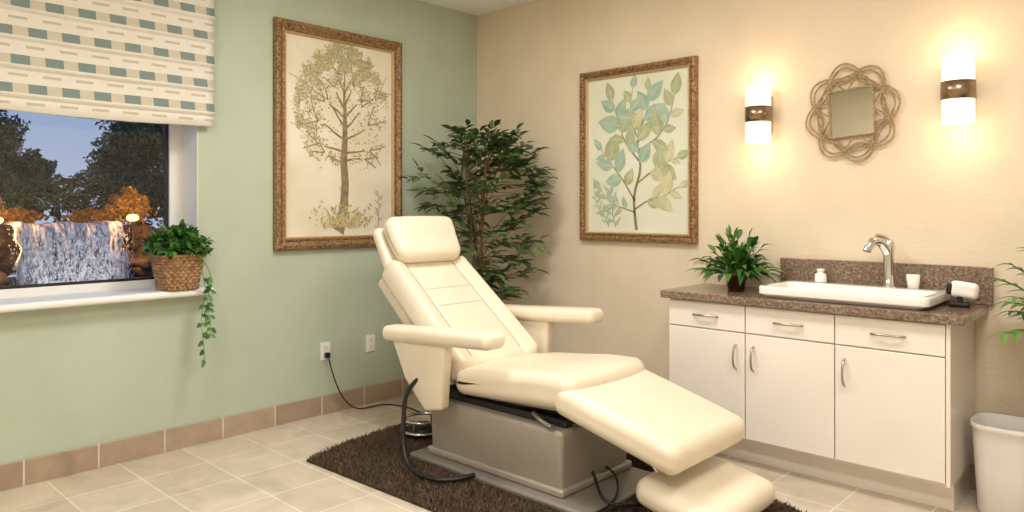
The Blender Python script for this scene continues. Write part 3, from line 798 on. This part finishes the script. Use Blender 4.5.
for i in range(4):
    a=i*math.pi/2+.4; tube('guard_post_%d'%i,[(.89+.12*math.cos(a),-1.33+.12*math.sin(a),.04),(.89+.115*math.cos(a),-1.33+.115*math.sin(a),.12)],.006,M['chrome'],e,kind='POLY')

# ---------------- garden outside ----------------
box('garden_ground',(-16,-8,-.3),(-.4,5,-.2),M['ground'])
def rocks():
    rr=random.Random(2); bm=bmesh.new()
    def rock(x,y,z,s):
        r=bmesh.ops.create_icosphere(bm,subdivisions=3,radius=1)
        ph=[rr.uniform(0,6) for _ in range(6)]; sc=(s*rr.uniform(.8,1.2),s*rr.uniform(.9,1.5),s*rr.uniform(.6,1))
        for v in r['verts']:
            p=v.co; k=1+.18*math.sin(3*p.x+ph[0])*math.sin(3.5*p.y+ph[1])+.12*math.sin(6*p.z+ph[2])*math.sin(5*p.x+ph[3])
            v.co=Vector((x+p.x*k*sc[0],y+p.y*k*sc[1],z+p.z*k*sc[2]))
    for i in range(230):
        y=rr.uniform(-4,2.2); z=rr.uniform(-.2,1.1)
        if -1.75<y<-.28: continue
        rock(-7.3+rr.uniform(-.2,.2)-.3*z+.3*(1-z),y,z,rr.uniform(.09,.2))
    for i in range(40): rock(-7.85,rr.uniform(-2,.3),rr.uniform(.6,1.02),.22)
    for i in range(26): rock(-6.5+rr.uniform(-.2,.2),rr.uniform(-2.2,.3),-.1,rr.uniform(.06,.16))
    for f in bm.faces: f.smooth=True
    me=bpy.data.meshes.new('garden_rocks'); bm.to_mesh(me); bm.free(); me.materials.append(M['rock']); link(bpy.data.objects.new('garden_rocks',me))
rocks()
ew=empty('garden_waterfall',(-7.1,-1,0))
V=[];F=[]; N=80;K=90; rr=random.Random(8)
off=[rr.gauss(0,.022) for _ in range(K+1)]
for i in range(N+1):
    for j in range(K+1):
        t=i/N; y=-1.66+1.34*j/K
        if t<.12: x=-7.6+.45*t/.12; z=1.2
        else: q=(t-.12)/.88; x=-7.15+.35*math.sqrt(q); z=1.2-1.35*q
        edge=1+.04*math.sin(t*14)+.03*math.sin(t*31)
        y=-.99+(y+.99)*edge
        V.append((x+off[j]*min(1,t*3)+.03*math.sin(y*23+t*5)+.02*rr.random(),y,z+.018*math.sin(y*11)+.012*math.sin(y*31)))
for i in range(N):
    for j in range(K): a=i*(K+1)+j; F.append((a,a+1,a+K+2,a+K+1))
mesh('water_sheet',V,F,M['water'],ew,True)
V=[];F=[]
for i in range(2600):
    y=rr.uniform(-1.74,-.24); z=1.18-1.3*rr.random()**.6; x=-7.15+.35*math.sqrt(max(0,(1.2-z)/1.35))+rr.uniform(.02,.14); s=rr.uniform(.003,.010); o=len(V)
    V+=[(x,y-s,z),(x,y,z+s*2.2),(x,y+s,z),(x,y,z-s*2.2)]; F.append((o,o+1,o+2,o+3))
mesh('spray_droplets',V,F,M['spray'],ew)
def foliage_blob(name,blobs,m,n,size,seed,trunk=None):
    rr=random.Random(seed); V=[];F=[]; e=empty(name,(blobs[0][0],blobs[0][1],0))
    for (x,y,z,rx,ry,rz) in blobs:
        for i in range(n):
            while True:
                p=Vector((rr.uniform(-1,1),rr.uniform(-1,1),rr.uniform(-1,1)))
                if .45<p.length<1: break
            k=1+.28*math.sin(7*p.y+x)*math.sin(6*p.z+y)+.12*math.sin(17*p.y)*math.sin(15*p.z)
            b=Vector((x+p.x*rx*k,y+p.y*ry*k,z+p.z*rz*k)); o=len(V); s=size*rr.uniform(.5,1.3)
            d=Vector((rr.uniform(-1,1),rr.uniform(-1,1),rr.uniform(-1,1))).normalized(); q=d.orthogonal().normalized()
            V+=[b-d*s,b+q*s*.45,b+d*s,b-q*s*.45]; F.append((o,o+1,o+2,o+3))
    mesh('leaves',V,F,m,e)
    if trunk: tube('trunk',trunk,.08,M['bark'],e)
foliage_blob('garden_tree',[(-10.0,-1.35,2.4,.6,.5,.65),(-10.0,-.85,1.95,.4,.42,.4),(-10.1,-2.2,2.6,.7,.8,.9)],M['tleaf'],5200,.045,1,[(-10,-1.5,-.2),(-10,-1.4,1),(-10,-1.4,2.2)])
foliage_blob('garden_tree',[(-10.0,.95,2.85,.7,.5,.7),(-9.9,.62,2.2,.5,.48,.5),(-10,1.4,2.3,.6,.6,.9)],M['tleaf'],5200,.045,2,[(-10,.95,-.2),(-10,.95,1),(-10,.95,2.6)])
foliage_blob('garden_hedge',[(-8.75,-.3,1.6,.32,.8,.42),(-8.75,-1.5,1.55,.32,.7,.4),(-8.75,.8,1.6,.32,.7,.45)],M['tleaf'],4600,.04,3)
foliage_blob('garden_bush',[(-7.78,.02,1.44,.22,.34,.28),(-7.78,-2.05,1.44,.22,.36,.28),(-7.85,-.5,1.30,.15,.3,.10),(-7.85,-1.45,1.30,.15,.3,.10)],M['bleaf'],1900,.03,5)
for i,(y,z) in enumerate(((-1.83,1.25),(-.13,1.27))):
    e=empty('garden_lamp',(-7.2,y,z))
    bm=bmesh.new(); bmesh.ops.create_uvsphere(bm,u_segments=20,v_segments=12,radius=.075)
    for v in bm.verts: v.co=Vector((v.co.x*.8-7.2,v.co.y*1.15+y,v.co.z*.7+z))
    me=bpy.data.meshes.new('lamp_globe'); bm.to_mesh(me); bm.free(); me.materials.append(M['lampglow']); par(link(bpy.data.objects.new('lamp_globe',me)),e)
    tube('lamp_stake',[(-7.2,y,z-.05),(-7.2,y,z-.5)],.015,M['dark'],e,kind='POLY')
    for dx,dz,p in ((.16,.16,34),(.3,-.3,12)):
        l=bpy.data.lights.new('garden_bulb','POINT'); l.energy=p; l.color=(1,.5,.16); l.shadow_soft_size=.1
        o=link(bpy.data.objects.new('garden_bulb',l)); o.location=(-7.2+dx,y,z+dz); par(o,e)
l=bpy.data.lights.new('waterfall_spot','SPOT'); l.energy=120; l.color=(1,.97,.93); l.spot_size=.72; l.spot_blend=.6; l.shadow_soft_size=.1
o=link(bpy.data.objects.new('waterfall_spotlight',l)); o.location=(-5.0,-1.0,-.1); o.rotation_euler=(Vector((-7,-1.0,.65))-Vector(o.location)).to_track_quat('-Z','Y').to_euler()

# ---------------- added fill lights at the ceiling, out of view ----------------
for i,(x,y,p) in enumerate(((1.8,-1.9,38),(3.9,-1.7,27),(2.2,-4.1,35),(4.3,-4.0,36))):
    e=empty('added_fill_panel',(x,y,H))  # invented fixture, out of view, added to light the room
    join_boxes('fill_emitter',[((x-.3,y-.3,H-.02),(x+.3,y+.3,H-.012))],M['fill_panel'],e)
    join_boxes('fill_panel_trim',[((x-.32,y-.32,H-.024),(x-.3,y+.32,H)),((x+.3,y-.32,H-.024),(x+.32,y+.32,H)),((x-.3,y-.32,H-.024),(x+.3,y-.3,H)),((x-.3,y+.3,H-.024),(x+.3,y+.32,H))],M['white'],e)
    l=bpy.data.lights.new('added_fill_lamp','AREA'); l.shape='SQUARE'; l.size=.6; l.energy=p; l.color=(1,.96,.905)  # added area fill below the invented panel
    o=link(bpy.data.objects.new('added_fill_lamp',l)); o.location=(x,y,H-.03); par(o,e)

# ---------------- world ----------------
w=bpy.data.worlds.new('dusk_sky'); scene.world=w; w.use_nodes=True; nt=w.node_tree
bg=nt.nodes['Background']; tc=nt.nodes.new('ShaderNodeTexCoord'); sp=nt.nodes.new('ShaderNodeSeparateXYZ'); cr=nt.nodes.new('ShaderNodeValToRGB')
nt.links.new(tc.outputs['Generated'],sp.inputs[0]); nt.links.new(sp.outputs[2],cr.inputs[0]); nt.links.new(cr.outputs[0],bg.inputs[0])
cr.color_ramp.elements[0].color=lin((186,202,228)); cr.color_ramp.elements[1].color=lin((88,128,200)); cr.color_ramp.elements[1].position=.4
bg.inputs[1].default_value=.85

# ---------------- camera ----------------
cd=bpy.data.cameras.new('camera'); cam=link(bpy.data.objects.new('camera',cd)); scene.camera=cam
cd.sensor_width=36; cd.lens=36*728/1024; cd.shift_y=-47/1024; cd.clip_start=.05
cam.location=(4.321,-4.215,1.4); cam.rotation_euler=(math.pi/2,0,math.atan2(.6814,.7318))
